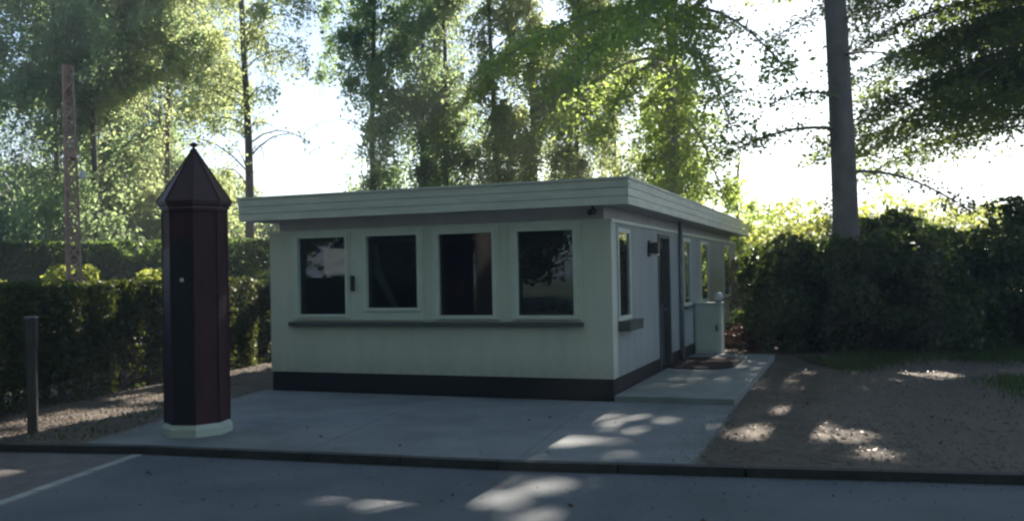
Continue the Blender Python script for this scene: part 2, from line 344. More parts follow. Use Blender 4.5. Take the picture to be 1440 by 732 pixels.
# brown paved part of the road edge, left of the pale setts
bm = bmesh.new()
poly_slab(bm, [(-9, 3), (-4.6, 3.2), (-4.02, 7.1), (-3.74, 8.98), (-5.26, 9.26), (-9, 9.95)], -.09, -.066)
tag(obj('side_paving', bm, M['brickpave']), kind='structure')
bm = bmesh.new()
a = Vector((-3.72, 9.0, 0)); b = Vector((-4.75, 2.6, 0)); n_ = 26
for i in range(n_):
    p = a.lerp(b, i/n_); q = a.lerp(b, (i+.96)/n_); s_ = (b-a).normalized().cross(Vector((0,0,1)))*.05
    poly_slab(bm, [(p+s_).to_2d(), (p-s_).to_2d(), (q-s_).to_2d(), (q+s_).to_2d()][::1], -.09, -.056+random.uniform(-.002,.002))
tag(obj('edging_strip', bm, M['palekerb']), kind='structure')
# kerb, stone by stone in one structure mesh
bm = bmesh.new()
for i in range(1, len(KL)-2):
    a = Vector((*KL[i], 0)); b = Vector((*KL[i+1], 0)); L = (b-a).length; n_ = max(1, int(L/.9))
    nrm = Vector((-(b-a).y, (b-a).x, 0)).normalized()
    for k in range(n_):
        p = a.lerp(b, (k+.004)/n_); q = a.lerp(b, (k+.992)/n_)
        poly_slab(bm, [(p).to_2d(), (q).to_2d(), (q+nrm*.10).to_2d(), (p+nrm*.10).to_2d()], -.12, .008+random.uniform(-.003, .003))
tag(obj('kerb', bm, M['kerb']), kind='structure')
# yard soil, uneven sheet behind the kerb
def kerb_y(x):
    for i in range(len(KL)-1):
        if KL[i][0] <= x <= KL[i+1][0]:
            t = (x-KL[i][0])/(KL[i+1][0]-KL[i][0]); return KL[i][1]*(1-t)+KL[i+1][1]*t
    return KL[-1][1]
bm = bmesh.new(); xs = np.linspace(-30, 40, 211); rows = []
tv = np.concatenate([np.linspace(0, 1, 61)**1.5])
for t in tv:
    row = []
    for x in xs:
        y0 = kerb_y(x)+.104; y = y0+(70-y0)*t
        z = -.012-.012*abs(math.sin(x*1.7+y*1.1))*(1 if t > 0 else 0)
        row.append(bm.verts.new((x, y, z)))
    rows.append(row)
for j in range(len(tv)-1):
    for i in range(len(xs)-1): bm.faces.new([rows[j][i], rows[j][i+1], rows[j+1][i+1], rows[j+1][i]])
ys = tag(obj('yard_soil', bm, M['soil'], smooth=True), kind='structure')
cc_ = np.empty(len(ys.data.vertices)*3); ys.data.vertices.foreach_get('co', cc_); cc_ = cc_.reshape(-1, 3)
PL = np.array([(4.2, 6.5), (4.9, 10), (6.6, 13.2), (9.4, 16.2), (15, 20.0), (24, 24)], float); dmin = np.full(len(cc_), 99.)
for k in range(len(PL)-1):
    a_ = PL[k]; b_ = PL[k+1]; t_ = np.clip(((cc_[:, :2]-a_)@(b_-a_))/((b_-a_)@(b_-a_)), 0, 1); dmin = np.minimum(dmin, np.linalg.norm(cc_[:, :2]-(a_+t_[:, None]*(b_-a_)), axis=1))
pm = np.clip((2.3-dmin)/1.4, 0, 1)
at_ = ys.data.attributes.new('path', 'FLOAT', 'POINT'); at_.data.foreach_set('value', pm.astype(np.float32))
# building frame of reference: origin at the near right corner, -d to the right, n to the back
CO = Vector((1.266, 11.615, 0)); ND = Vector((.356, .9345, 0)); DD = Vector((-.9345, .356, 0)); RZ = math.atan2(-.356, .9345)
def W(dx, n, z=0):          # local x = -d (right), local y = n
    return CO - DD*dx + ND*n + Vector((0, 0, z))
# apron of cast bays
bm = bmesh.new()
bays = [[(-4.40,9.34),(-3.70,9.17),(-2.0,8.67),(-2.0+.9,12.45),(-3.59,13.45),(-3.68,13.5)],
        [(-1.992,8.668),(.0,8.09),(1.0,11.65),(-1.092,12.447)],
        [(.008,8.088),(1.50,7.76),(2.66,11.04),(1.28,11.56),(1.008,11.645)]]
for bpts in bays: poly_slab(bm, bpts, -.06, .004)
tag(obj('concrete_apron', bm, M['concrete']), kind='structure')
# ------------------------------------------------------------------ the guard building
BL = 12.4; BW = 5.17
root = empty('guard_building', CO, 'low pale green flat roofed guard building with four front windows', 'building', RZ)
HB, HT = .28, 2.31
FW = [(-4.78,-3.80,1.03,2.285),(-3.66,-2.66,1.03,2.285),(-2.52,-1.54,1.03,2.285),(-1.37,-.41,1.03,2.285)]   # frame outer in x,z
SW = [(.30,1.00,1.0,2.22),(5.0,5.75,1.0,2.22),(6.9,7.9,1.0,2.22),(10.2,11.3,1.0,2.22)]
DOOR = (2.85, 3.75, .12, 2.22)
bm = bmesh.new(); T = .24
def wall_run(bm, a0, a1, holes, put):
    x = a0
    for (h0, h1, z0, z1) in holes:
        put(x, h0, HB, HT)
        if z0 > HB: put(h0, h1, HB, z0)
        put(h0, h1, z1, HT); x = h1
    put(x, a1, HB, HT)
wall_run(bm, -BW, 0, [(a, b, c, d) for a, b, c, d in FW], lambda a, b, c, d: box(bm, a, b, 0, T, c, d))
holes = sorted([(a, b, c, d) for a, b, c, d in SW]+[(DOOR[0], DOOR[1], HB, DOOR[3])])
bm2 = bmesh.new(); wall_run(bm2, T, BL, holes, lambda a, b, c, d: box(bm2, -T, 0, a, b, c, d))
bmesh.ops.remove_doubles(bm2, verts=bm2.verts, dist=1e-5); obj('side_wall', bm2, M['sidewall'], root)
box(bm, -BW, -BW+T, T, BL, HB, HT); box(bm, -BW+T, -T, BL-T, BL, HB, HT)
bmesh.ops.remove_doubles(bm, verts=bm.verts, dist=1e-5)
obj('wall', bm, M['wall'], root)
bm = bmesh.new(); g_ = .012
box(bm, -BW+g_, -g_, g_, T, 0, HB); box(bm, -T, -g_, T, DOOR[0], 0, HB); box(bm, -T, -g_, DOOR[1], BL-g_, 0, HB); box(bm, -BW+g_, -BW+T, T, BL, 0, HB); box(bm, -BW+T, -T, BL-T, BL-g_, 0, HB)
obj('plinth', bm, M['plinth'], root)
bm = bmesh.new(); e = .10
box(bm, -BW+.15, -e, e*.3, BL-e, HT, 2.50); obj('upper_band', bm, M['soffit'], root)
bm = bmesh.new(); box(bm, -BW-.01, .018, -.018, BL+.01, HT-.028, HT+.012); obj('wall_capping', bm, M['frame'], root)
# roof
RX0, RX1, RY0, RY1 = -5.50, .30, -.28, 12.72
roof = obj('roof', B(RX0+.03, RX1-.03, RY0+.03, RY1-.03, 2.50, 2.79), M['soffit'], root)
bm = bmesh.new(); box(bm, RX0+.015, RX1-.015, RY0+.015, RY1-.015, 2.79, 2.808); obj('roof_felt', bm, M['roofing'], roof)
bm = bmesh.new()
zs = [2.478, 2.583, 2.688, 2.792]
for k in range(3):
    p = .004*k; z0, z1 = zs[k], zs[k+1]-.004
    box(bm, RX0-p, RX1+p, RY0-p, RY0+.03, z0, z1); box(bm, RX0-p, RX1+p, RY1-.03, RY1+p, z0, z1)
    box(bm, RX0-p, RX0+.03, RY0+.0301, RY1-.0301, z0, z1); box(bm, RX1-.03, RX1+p, RY0+.0301, RY1-.0301, z0, z1)
obj('fascia', bm, M['fascia'], roof, bevel=.002)
bm = bmesh.new(); q = .02
box(bm, RX0-q, RX1+q, RY0-q, RY0+.05, 2.7925, 2.822); box(bm, RX0-q, RX1+q, RY1-.05, RY1+q, 2.7925, 2.822)
box(bm, RX0-q, RX0+.05, RY0+.0501, RY1-.0501, 2.7925, 2.822); box(bm, RX1-.05, RX1+q, RY0+.0501, RY1-.0501, 2.7925, 2.822)
obj('roof_edge_trim', bm, M['fascia'], roof)
# front windows
for i, (x0, x1, z0, z1) in enumerate(FW):
    gl = [(-4.69,-3.868,1.097,2.225),(-3.559,-2.73,1.183,2.222),(-2.439,-1.613,1.078,2.215),(-1.286,-.486,1.076,2.213)][i]
    wn = obj('window', B(gl[0], gl[1], .06, .066, gl[2], gl[3]), M['glass'], root); wn.name = 'window'
    wn.data.name = 'window'
    bm = bmesh.new()
    box(bm, x0, gl[0], -.022, .10, z0, z1); box(bm, gl[1], x1, -.022, .10, z0, z1)
    box(bm, gl[0], gl[1], -.022, .10, z0, gl[2]); box(bm, gl[0], gl[1], -.022, .10, gl[3], z1)
    obj('frame', bm, M['frame'], wn)
    bm = bmesh.new(); s_ = .018
    box(bm, gl[0]-.03, gl[0]+s_, -.038, -.0225, gl[2]-.03, gl[3]+.03); box(bm, gl[1]-s_, gl[1]+.03, -.038, -.0225, gl[2]-.03, gl[3]+.03)
    box(bm, gl[0]+s_, gl[1]-s_, -.038, -.0225, gl[2]-.03, gl[2]+s_); box(bm, gl[0]+s_, gl[1]-s_, -.038, -.0225, gl[3]-s_, gl[3]+.03)
    obj('sash', bm, M['frame'], wn, bevel=.003)
bm = bmesh.new(); box(bm, -3.80, -3.66, -.012, .10, 1.03, 2.285); obj('mullion', bm, M['frame'], root)
bm = bmesh.new(); box(bm, -3.795, -3.735, -.05, -.0125, 1.44, 1.66); obj('lock_box', bm, M['dark'], root, bevel=.006)
bm = bmesh.new(); box(bm, -4.83, -.38, -.07, -.0005, .945, 1.005); obj('window_sill', bm, M['sill'], root, bevel=.006)
# side windows: the first with a box under it
for i, (y0, y1, z0, z1) in enumerate(SW):
    wn = obj('window', B(-.012, -.006, y0+.06, y1-.06, z0+.06, z1-.06), M['glass'], root)
    bm = bmesh.new()
    box(bm, -.12, .015, y0, y0+.06, z0, z1); box(bm, -.12, .015, y1-.06, y1, z0, z1); box(bm, -.12, .015, y0+.06, y1-.06, z0, z0+.06); box(bm, -.12, .015, y0+.06, y1-.06, z1-.06, z1)
    obj('frame', bm, M['frame'], wn)
    if i: obj('sill', B(.0155, .07, y0-.04, y1+.04, z0-.05, z0-.0005), M['sill'], wn)
bm = bmesh.new(); box(bm, .001, .16, .28, 1.05, .87, .985); box(bm, .001, .175, .27, 1.06, .9855, .998); obj('sill_box', bm, M['sill'], root)
# door
dr = obj('door', B(-.14, -.08, DOOR[0]+.06, DOOR[1]-.06, .13, DOOR[3]-.06), M['door'], root)
bm = bmesh.new(); box(bm, -.0795, -.075, DOOR[0]+.18, DOOR[1]-.18, 1.1, 2.0); obj('pane', bm, M['glass'], dr)
bm = bmesh.new(); box(bm, -.16, .02, DOOR[0], DOOR[0]+.06, .085, DOOR[3]); box(bm, -.16, .02, DOOR[1]-.06, DOOR[1], .085, DOOR[3]); box(bm, -.16, .02, DOOR[0]+.06, DOOR[1]-.06, DOOR[3]-.06, DOOR[3])
obj('frame', bm, M['sill'], dr)
bm = bmesh.new(); box(bm, -.0745, -.03, DOOR[1]-.17, DOOR[1]-.14, 1.0, 1.03); box(bm, -.04, -.022, DOOR[1]-.28, DOOR[1]-.141, 1.003, 1.027); obj('handle', bm, M['zinc'], dr)
bm = bmesh.new(); box(bm, -T, -.0005, DOOR[0], DOOR[1], 0, .12); obj('door_step', bm, M['plinth'], root)
# downpipe beside the door
bm = bmesh.new(); tube(bm, [(.05, 4.55, .1), (.05, 4.55, 2.48)], .04, 10); obj('downpipe', bm, M['zinc'], root, smooth=True)
# wall lamp and little camera under the eaves
bm = bmesh.new(); box(bm, .001, .03, 2.12, 2.26, 1.86, 2.10); box(bm, .0305, .16, 2.11, 2.27, 1.90, 2.07); lm = obj('wall_lamp', bm, M['dark'], root, bevel=.008)
bm = bmesh.new(); box(bm, .04, .15, 2.125, 2.255, 1.872, 1.899); obj('lamp_glass', bm, M['white'], lm)
bm = bmesh.new(); tube(bm, [(-.22, -.02, 2.42), (-.22, -.17, 2.40)], .042, 10); box(bm, -.235, -.205, -.06, -.03, 2.43, 2.4995); obj('security_camera', bm, M['dark'], root)
# inside: floor, ceiling, partition
bm = bmesh.new(); box(bm, -BW+T+.002, -T-.002, T+.002, BL-T-.002, .02, .1); obj('inner_floor', bm, M['floor'], root)
bm = bmesh.new(); box(bm, -BW+T+.002, -T-.002, 4.2, 4.3, .101, 2.30); obj('partition', bm, M['interior'], root)
# entrance slab
bm = bmesh.new(); poly_slab(bm, [(.014, -.06), (1.50, -.03), (1.47, 5.95), (.014, 5.95)], -.05, .085)
o = obj('entrance_slab', bm, M['slab'], bevel=.01); o.location = CO; o.rotation_euler = (0, 0, RZ); tag(o, kind='structure')

def BT(name, dx, n, z, label, cat, rz=0, group=None): return empty(name, W(dx, n, z), label, cat, RZ+rz, group)
# door mats
bm = bmesh.new()
pts = [(.55*math.copysign(abs(math.cos(t))**.6, math.cos(t)), .95*math.copysign(abs(math.sin(t))**.6, math.sin(t))) for t in np.linspace(0, 2*math.pi, 28, endpoint=False)]
poly_slab(bm, pts, 0, .022); o = obj('door_mat', bm, M['mat']); o.location = W(.50, 4.1, .086); o.rotation_euler = (0, 0, RZ)
tag(o, 'dark red brown door mat lying on the entrance slab by the side door', 'doormat')
# meter cabinet against the wall
t = BT('utility_cabinet', .265, 6.15, .0, 'pale green metal cabinet standing against the side wall behind the door mat', 'cabinet')
obj('body', B(-.25, .25, -.17, .17, .06, 1.0), M['cream'], t, bevel=.008); obj('lid', B(-.27, .27, -.19, .19, 1.0005, 1.03), M['cream'], t, bevel=.005)
obj('foot_frame', B(-.23, .23, -.15, .15, 0.0, .0595), M['dark'], t)
dd = obj('door', B(-.22, .22, -.182, -.1705, .12, .95), M['cream'], t, bevel=.003); obj('handle', B(.15, .18, -.20, -.1825, .5, .62), M['dark'], dd)
# white round lamp on the cabinet
t = BT('globe_lamp', .45, 6.15, 1.032, 'small white globe on top of the pale green cabinet', 'globe')
bm = bmesh.new(); lathe(bm, [(.05, 0), (.055, .02), (.025, .035)], 14); obj('base', bm, M['zinc'], t)
bm = bmesh.new(); bmesh.ops.create_uvsphere(bm, u_segments=18, v_segments=12, radius=.085, matrix=Matrix.Translation((0, 0, .11))); obj('globe', bm, M['whitemetal'], t, smooth=True)

# things mirrored in or seen behind the glass
t = empty('road_sign', (-12.1, 5.8, 0), 'plain pale grey sign on a post beyond the hedge, mirrored in the leftmost front window', 'sign', math.atan2(.61, .79))
obj('sign_board', B(.03, .05, -.33, .33, 1.72, 2.40), M['zinc'], t, bevel=.004); bm = bmesh.new(); tube(bm, [(0, 0, -.16), (0, 0, 2.38)], .03, 10); obj('pole', bm, M['zinc'], t)
t = BT('reflection_strip', -3.42, .13, 0, 'pale slanting strip standing in for a reflection in the second front window', 'curtain')  # added pale strip that imitates a slanting reflection in the pane
bm = bmesh.new(); P0 = [(-.08,2.1),(-.02,2.1),(.02,1.75),(.32,1.16),(.22,1.16),(-.08,1.66)]
lo = [bm.verts.new((x, 0, z)) for x, z in P0]; hi = [bm.verts.new((x, .015, z)) for x, z in P0]
bm.faces.new(lo); bm.faces.new(hi[::-1])
for i in range(6): bm.faces.new([lo[i], hi[i], hi[(i+1) % 6], lo[(i+1) % 6]])
obj('pale_strip', bm, M['white'], t); bm = bmesh.new(); tube(bm, [(-.3, .008, 2.12), (.4, .008, 2.12)], .01, 8); obj('rail', bm, M['zinc'], t)
# inner desk along the front windows
t = BT('desk', -2.6, .60, .1, 'long grey desk behind the front windows', 'desk')
obj('desk_top', B(-2.3, 2.3, -.34, .3, .80, .84), M['interior'], t)
for sx in (-2.2, 2.2):
    for sy in (-.28, .24): obj('leg', B(sx-.03, sx+.03, sy-.03, sy+.03, .0, .7995), M['dark'], t)
t = BT('potted_plant', -.84, .37, .941, 'low green leafy plant in a trough behind the right front window', 'plant')
obj('trough', B(-.30, .30, -.09, .09, 0, .13), M['zinc'], t, bevel=.006)
Pp = rng.normal(size=(420, 3))*np.array([.14, .04, .045])+np.array([0, 0, .25]); leaves('foliage', Pp, .06, M['bright'], t, cull=False)
bm = bmesh.new()
for k in range(14): tube(bm, [(-.26+.04*k, 0, .12), (-.26+.04*k+random.uniform(-.03,.03), random.uniform(-.05,.05), .27)], .004, 4)
obj('stem', bm, M['stem'], t)

# ------------------------------------------------------------------ sentry box
SX, SY = -3.42, 9.86
t = empty('sentry_box', (SX, SY, 0), 'narrow dark maroon eight sided sentry box with pointed roof on a white base', 'sentry box', math.radians(-90+19-3))
R8 = .342; PH = math.radians(0)
def oct_prof(prof, cap=True):
    bm = bmesh.new(); lathe(bm, prof, 8, 0, 0, PH); return bm
# local frame: a vertex points at angle 0 towards the viewer
o = obj('body', oct_prof([(R8*.965, .13), (R8*.965, 2.40)]), M['maroon'], t)
obj('base', oct_prof([(R8+.02, .0), (R8+.02, .085), (R8*.965, .13)]), M['cream'], t, bevel=.004)
obj('foot_plinth', oct_prof([(R8-.01, -.05), (R8-.01, .001)]), M['dark'], t)  # dark footing sunk under the base
cor = obj('cornice', oct_prof([(R8*.966, 2.36), (R8+.0, 2.375), (R8+.0, 2.40), (R8+.018, 2.405), (R8+.018, 2.43), (R8+.035, 2.437), (R8+.035, 2.462), (R8*.8, 2.463)]), M['maroon_roof'], t)
obj('cornice_line', oct_prof([(R8+.012, 2.3985), (R8+.022, 2.3995), (R8+.022, 2.4045), (R8+.012, 2.405)]), mat('faded_pink_trim', (.30, .17, .17), .6), t)
rf = obj('roof', oct_prof([(R8+.045, 2.464), (R8+.045, 2.476), (.028, 3.03), (.02, 3.035)]), M['maroon_roof'], t)
bm = bmesh.new()
for k in range(8):
    a = 2*math.pi*k/8+PH; tube(bm, [((R8+.047)*math.cos(a), (R8+.047)*math.sin(a), 2.478), (.028*math.cos(a), .028*math.sin(a), 3.035)], .008, 5)
obj('ridge', bm, M['maroon_roof'], rf)
bm = bmesh.new(); lathe(bm, [(.03, 3.02), (.035, 3.05), (.014, 3.065), (.014, 3.075), (.034, 3.085), (.042, 3.10), (.03, 3.12), (.008, 3.13)], 12); obj('finial', bm, M['maroon_roof'], t, smooth=True)
# corner battens
bm = bmesh.new()
for k in range(8):
    a = 2*math.pi*k/8+PH; tube(bm, [((R8*.965)*math.cos(a), (R8*.965)*math.sin(a), .131), ((R8*.965)*math.cos(a), (R8*.965)*math.sin(a), 2.36)], .012, 5)
obj('corner_batten', bm, M['maroon'], t)
# arched opening, its dark inside put in as a flat blue-black panel, on the face left of the vertex nearest the viewer
fa = PH-math.radians(22.5); ap = R8*.965*math.cos(math.radians(22.5)); sidel = 2*R8*.965*math.sin(math.radians(22.5))
def face_pt(s, z, out): return Vector((math.cos(fa)*(ap+out)-math.sin(fa)*s, math.sin(fa)*(ap+out)+math.cos(fa)*s, z))
hw = sidel*.5-.012
out_ = [(-hw, .135), (hw, .135), (hw, 1.98)]+[(hw*math.cos(a), 1.98+.10*math.sin(a)) for a in np.linspace(.25, math.pi-.25, 9)]+[(-hw, 1.98)]
bm = bmesh.new(); lo = [bm.verts.new(face_pt(s, z, -.02)) for s, z in out_]; hi = [bm.verts.new(face_pt(s, z, .006)) for s, z in out_]
bm.faces.new(hi); bm.faces.new(lo[::-1])
for i in range(len(out_)): bm.faces.new([lo[i], lo[(i+1) % len(out_)], hi[(i+1) % len(out_)], hi[i]])
dr = obj('door', bm, M['navy'], t)
fa2 = fa; fa = PH-math.radians(67.5)
bm = bmesh.new(); q4 = [(-hw, .135), (hw, .135), (hw, 2.0), (-hw, 1.97)]; lo = [bm.verts.new(face_pt(s, z, -.02)) for s, z in q4]; hi = [bm.verts.new(face_pt(s, z, .004)) for s, z in q4]
bm.faces.new(hi); bm.faces.new(lo[::-1])
for i in range(4): bm.faces.new([lo[i], lo[(i+1) % 4], hi[(i+1) % 4], hi[i]])
obj('side_panel', bm, M['navy'], t); fa = fa2  # flat dark panel carries the opening's darkness onto the next face
bm = bmesh.new(); tube(bm, [face_pt(.0, 1.645, .0065), face_pt(.0, 1.645, .016)], .022, 14); obj('round_plate', bm, M['white'], dr)

# ------------------------------------------------------------------ post at the far left
t = empty('marker_post', (-5.37, 10.19, 0), 'square weathered post with grey metal sleeve in front of the hedge', 'post', .2)
obj('shaft', B(-.045, .045, -.045, .045, -.1, 1.0), M['post'], t, bevel=.006)
obj('sleeve', B(-.054, .054, -.054, .054, .93, 1.25), M['post'], t, bevel=.006)
obj('cap', B(-.060, .060, -.060, .060, 1.2505, 1.27), M['zinc'], t, bevel=.004)

# ------------------------------------------------------------------ lattice mast
MX, MY = -8.25, 17.2
t = empty('lattice_mast', (MX, MY, 0), 'tall rusty lattice mast rising above the left hedges', 'mast', .3)
MH = 5.72; lg = []
for k in range(3):
    a = 2*math.pi*k/3; bm = bmesh.new()
    p0 = Vector((.17*math.cos(a), .17*math.sin(a), -.05)); p1 = Vector((.10*math.cos(a)-.09, .10*math.sin(a), MH)); lg.append((p0, p1))
    tube(bm, [p0, p1], .024, 8); obj('leg', bm, M['rust'], t)
bm = bmesh.new(); n_ = 22
for i in range(n_):
    for k in range(3):
        a0, a1 = lg[k]; b0, b1 = lg[(k+1) % 3]
        p = a0.lerp(a1, (i+.02)/n_); q = b0.lerp(b1, (i+1)/n_); tube(bm, [p, q], .019, 4)
        tube(bm, [a0.lerp(a1, (i+1)/n_), q], .009, 4)
obj('bracing', bm, M['rust'], t)
bm = bmesh.new(); tube(bm, [(-.02, 0, 3.95), (.12, -.02, 3.90), (.16, -.03, 3.72)], .012, 6)
br = obj('lamp_bracket', bm, M['zinc'], t)
bm = bmesh.new(); lathe(bm, [(.02, 3.74), (.05, 3.70), (.075, 3.60), (.07, 3.59)], 12, .17, -.03); obj('lamp_shade', bm, M['white'], br)
bm = bmesh.new(); box(bm, -.13, .05, -.12, .06, 3.98, 4.12); obj('junction_box', bm, M['rust'], t)

# ------------------------------------------------------------------ hedges
def hedge(name, pts, wid, h, n, label, size, leafm, stems=60, lowthin=.5, group=None, top_n=0):
    """pts: front line from near to far; the body lies to its left"""
    root = empty(name, (*pts[0], 0), label, 'hedge', group=group); loc = np.array(root.location)
    P2 = np.array(pts, float); seg = np.linalg.norm(np.diff(P2, axis=0), axis=1); cum = np.concatenate([[0], np.cumsum(seg)]); L = cum[-1]
    def at(s):
        i = np.clip(np.searchsorted(cum, s, side='right')-1, 0, len(seg)-1); f = (s-cum[i])/seg[i]
        p = P2[i]*(1-f)[:, None]+P2[i+1]*f[:, None]; d = (P2[i+1]-P2[i])/seg[i][:, None]; return p, np.stack([-d[:, 1], d[:, 0]], 1)
    def place(s, off, z):
        p, nn = at(s); return np.concatenate([p+nn*off[:, None], z[:, None]], 1)
    sA = rng.random(n)*L; wob = .05*np.sin(sA*3.1)+.04*np.sin(sA*7.7)
    which = rng.random(n)
    zz = rng.random(n)*h; zz = np.where((zz < h*.45) & (rng.random(n) < lowthin*(1-zz/(h*.45))), zz+h*.45*rng.random(n), zz)
    off = np.abs(rng.normal(size=n))*.10
    front = which < .62; back = (which >= .62) & (which < .76)
    off = np.where(front, off, np.where(back, wid-off, rng.random(n)*wid))
    zt = h-np.abs(rng.normal(size=n))*.06
    zz = np.where(front | back, np.minimum(zz, h), zt)
    zz = zz+np.where(zz > h*.7, .03*np.sin(sA*2.3)+.02*np.sin(sA*9), 0)
    off = off+wob*(front)
    P = place(sA, off, zz)
    P = P[free(P)]
    leaves('foliage', P-loc, size, M[leafm], root, cull=False)
    bm = bmesh.new()
    for k in range(stems):
        s = np.array([rng.random()*L]); o_ = .15+rng.random()*(wid-.3)
        p = place(s, np.array([o_]), np.array([-.03]))[0]-loc
        for b_ in range(3):
            e = p+np.array([rng.normal()*.16, rng.normal()*.16, h*(.6+.3*rng.random())])
            tube(bm, [Vector(p), Vector((p+e)/2+rng.normal(size=3)*.03), Vector(e)], [.018, .013, .006], 5, cap=False)
    obj('stem', bm, M['stem'], root)
    # inner twig mass keeps the hedge opaque
    m2 = int(n*.45); s = rng.random(m2)*L; P = place(s, .18+rng.random(m2)*(wid-.36), h*.16+rng.random(m2)*h*.78); P = P[free(P)]
    leaves('inner_foliage', P-loc, size*1.5, M[leafm], root, cull=False)
    return root
hedge('clipped_hedge', [(-7.2, 5.5), (-6.5, 9.4), (-6.17, 12.07), (-5.72, 14.56), (-4.85, 17.7), (-4.4, 20.5)], 1.1, 1.62, 62000, 'clipped beech hedge running behind the sentry box towards the building', .065, 'hedgebrown', 110)
hedge('tall_hedge', [(-2.5, 23.6), (-8, 22.6), (-18, 21.0)][::-1], 1.2, 2.62, 52000, 'taller dark hedge behind the clipped hedge and the mast', .10, 'hedge', 90, .2)

def shrub(name, x, y, rx, ry, h, n, label, size, leafm, clumps=26, group=None, cull=True, cat='shrub'):
    n = n if rx > 1 or leafm != 'rhodo' else 11000
    root = empty(name, (x, y, 0), label, cat, group=group)
    a = rng.random(clumps)*2*math.pi; r = rng.random(clumps)**.5; zc = (.08+.84*rng.random(clumps)**1.25)
    k = np.sqrt(np.clip(1-(zc-.35)**2/.55, .15, 1))
    cc = np.stack([x+np.cos(a)*r*rx*k, y+np.sin(a)*r*ry*k, zc*h], 1)
    idx = rng.integers(0, clumps, n); d = rng.normal(size=(n, 3)); d /= np.linalg.norm(d, axis=1)[:, None]
    rad = (.75+.35*rng.random(n))*.34*min(rx, ry, h)*(.7+.6*rng.random(clumps))[idx]
    P = cc[idx]+d*rad[:, None]*np.array([1.15, 1.15, .9]); P = P[P[:, 2] > .02]
    P = P[free(P)]; loc = np.array([x, y, 0.])
    bm = bmesh.new()
    for c in cc[:16]: tube(bm, [(0, 0, -.03), ((c[0]-x)*.45, (c[1]-y)*.45, c[2]*.55), tuple(c-loc)], [.035, .022, .008], 5, cap=False)
    obj('stem', bm, M['stem'], root)
    leaves('foliage', P-loc, size, M[leafm], root, cull=False)
    return root
# lit shrubs between the two hedges
for i, (x, y, h, l) in enumerate([(-9.2, 19.2, 2.0, 'yellow green shrub at the foot of the rusty mast'), (-7.4, 19.4, 1.95, 'yellow green shrub between the hedges just left of the sentry box'), (-5.6, 21.3, 2.0, 'small bright shrub showing between sentry box and building'), (-11.6, 19.6, 1.9, 'bright shrub above the clipped hedge at the left edge')]):
    shrub('garden_shrub', x, y, .8, .6, h, 5200, l, .085, 'bright', 18)
# dark evergreen mass at the right
for i, (x, y, rx, ry, h, l) in enumerate([
    (5.95, 18.5, 1.3, 1.1, 2.1, 'rounded dark evergreen shrub nearest the end of the building'),
    (7.7, 18.0, 1.5, 1.2, 2.25, 'dark evergreen shrub in front of the tall tree trunk'),
    (9.7, 18.7, 1.6, 1.3, 2.3, 'dark evergreen shrub just right of the tall trunk'),
    (12.0, 20.0, 1.8, 1.5, 2.5, 'large dark evergreen shrub near the right edge'),
    (14.6, 21.3, 1.8, 1.5, 2.7, 'dark evergreen shrub cut by the right edge of the picture'),
    (8.25, 19.9, .85, .8, 3.05, 'loose shrub rising above the others just right of the tall trunk'),
    (10.9, 19.3, .9, .8, 3.15, 'loose tall shrub below the dark boughs near the right edge'),
    (10.2, 22.6, 2.6, 1.4, 2.7, 'taller dark shrub behind the evergreens on the right')]):
    shrub('evergreen_shrub', x, y, rx, ry, h, 30000, l, .11, 'rhodo', 64)
for i, (x, y, rx, h, l) in enumerate([(6.6, 25.5, 1.9, 3.5, 'sunlit yellow green bush directly behind the end of the building'), (9.6, 27.0, 2.3, 3.7, 'sunlit yellow green bush left of the tall trunk'), (13.6, 28.5, 2.4, 3.8, 'sunlit bush glimpsed right of the tall trunk'), (5.1, 22.6, .8, 2.3, 'fresh green bush growing against the back corner of the building')]):
    shrub('sunlit_bush', x, y, rx, rx*.8, h, 15000, l, .12, 'bright', 34)
shrub('azalea_shrub', 4.95, 18.6, .75, .6, .55, 3800, 'low red brown shrub beside the entrance slab', .06, 'redleaf', 18)
shrub('small_bush', 5.35, 20.2, .5, .5, .8, 2600, 'low green plant in front of the bush at the building corner', .07, 'hedge', 14)

# ------------------------------------------------------------------ trees on the left and behind
birch(-13.2, 26.5, 13.5, 3.1, 'leafy weeping birch at the far left edge', z0=2.6, n_b=72, twigs=15, per=30, size=.125)
birch(-11.6, 25.5, 14.5, 3.2, 'weeping birch standing behind the rusty mast', z0=2.6, n_b=72, twigs=15, per=30, size=.125)
birch(-10.1, 27.0, 13.5, 2.7, 'weeping birch left of the sentry box roof with yellow lit top', z0=2.8, n_b=80, twigs=16, per=36, size=.12, leafm='birch2')
birch(-14.6, 31.5, 15, 3.2, 'large birch behind the two leftmost birches', z0=2.4, n_b=70, twigs=16, per=34, size=.14)
birch(-12.6, 33.0, 14.5, 3.4, 'birch far behind the rusty mast', z0=2.4, n_b=70, twigs=16, per=34, size=.14)
birch(-7.05, 24.5, 12.0, 2.6, 'slender half bare tree with visible trunk between sentry box and roof', z0=4.0, n_b=44, twigs=10, per=20, tr=.15, size=.10, leafm='birch2', droop=.7, name='slender_tree')
for a in [(-3.95, 26.5, 13.5, 1.9, 'narrow birch at the left end of the group behind the roof', 'birch'), (-2.7, 28.0, 14, 2.0, 'second birch from the left behind the roof', 'birch'), (-1.9, 26.8, 13, 1.7, 'third birch from the left behind the roof', 'birch'),
          (-.45, 26.0, 13.5, 1.9, 'birch with thick dark trunk above the middle of the roof', 'birch2'), (.75, 27.5, 13, 1.8, 'pale yellow lit birch above the middle of the roof', 'birch2')]:
    birch(a[0], a[1], a[2], a[3], a[4], z0=2.6, n_b=60, twigs=12, per=27, tr=.10, size=.12, leafm=a[5], droop=1.25)
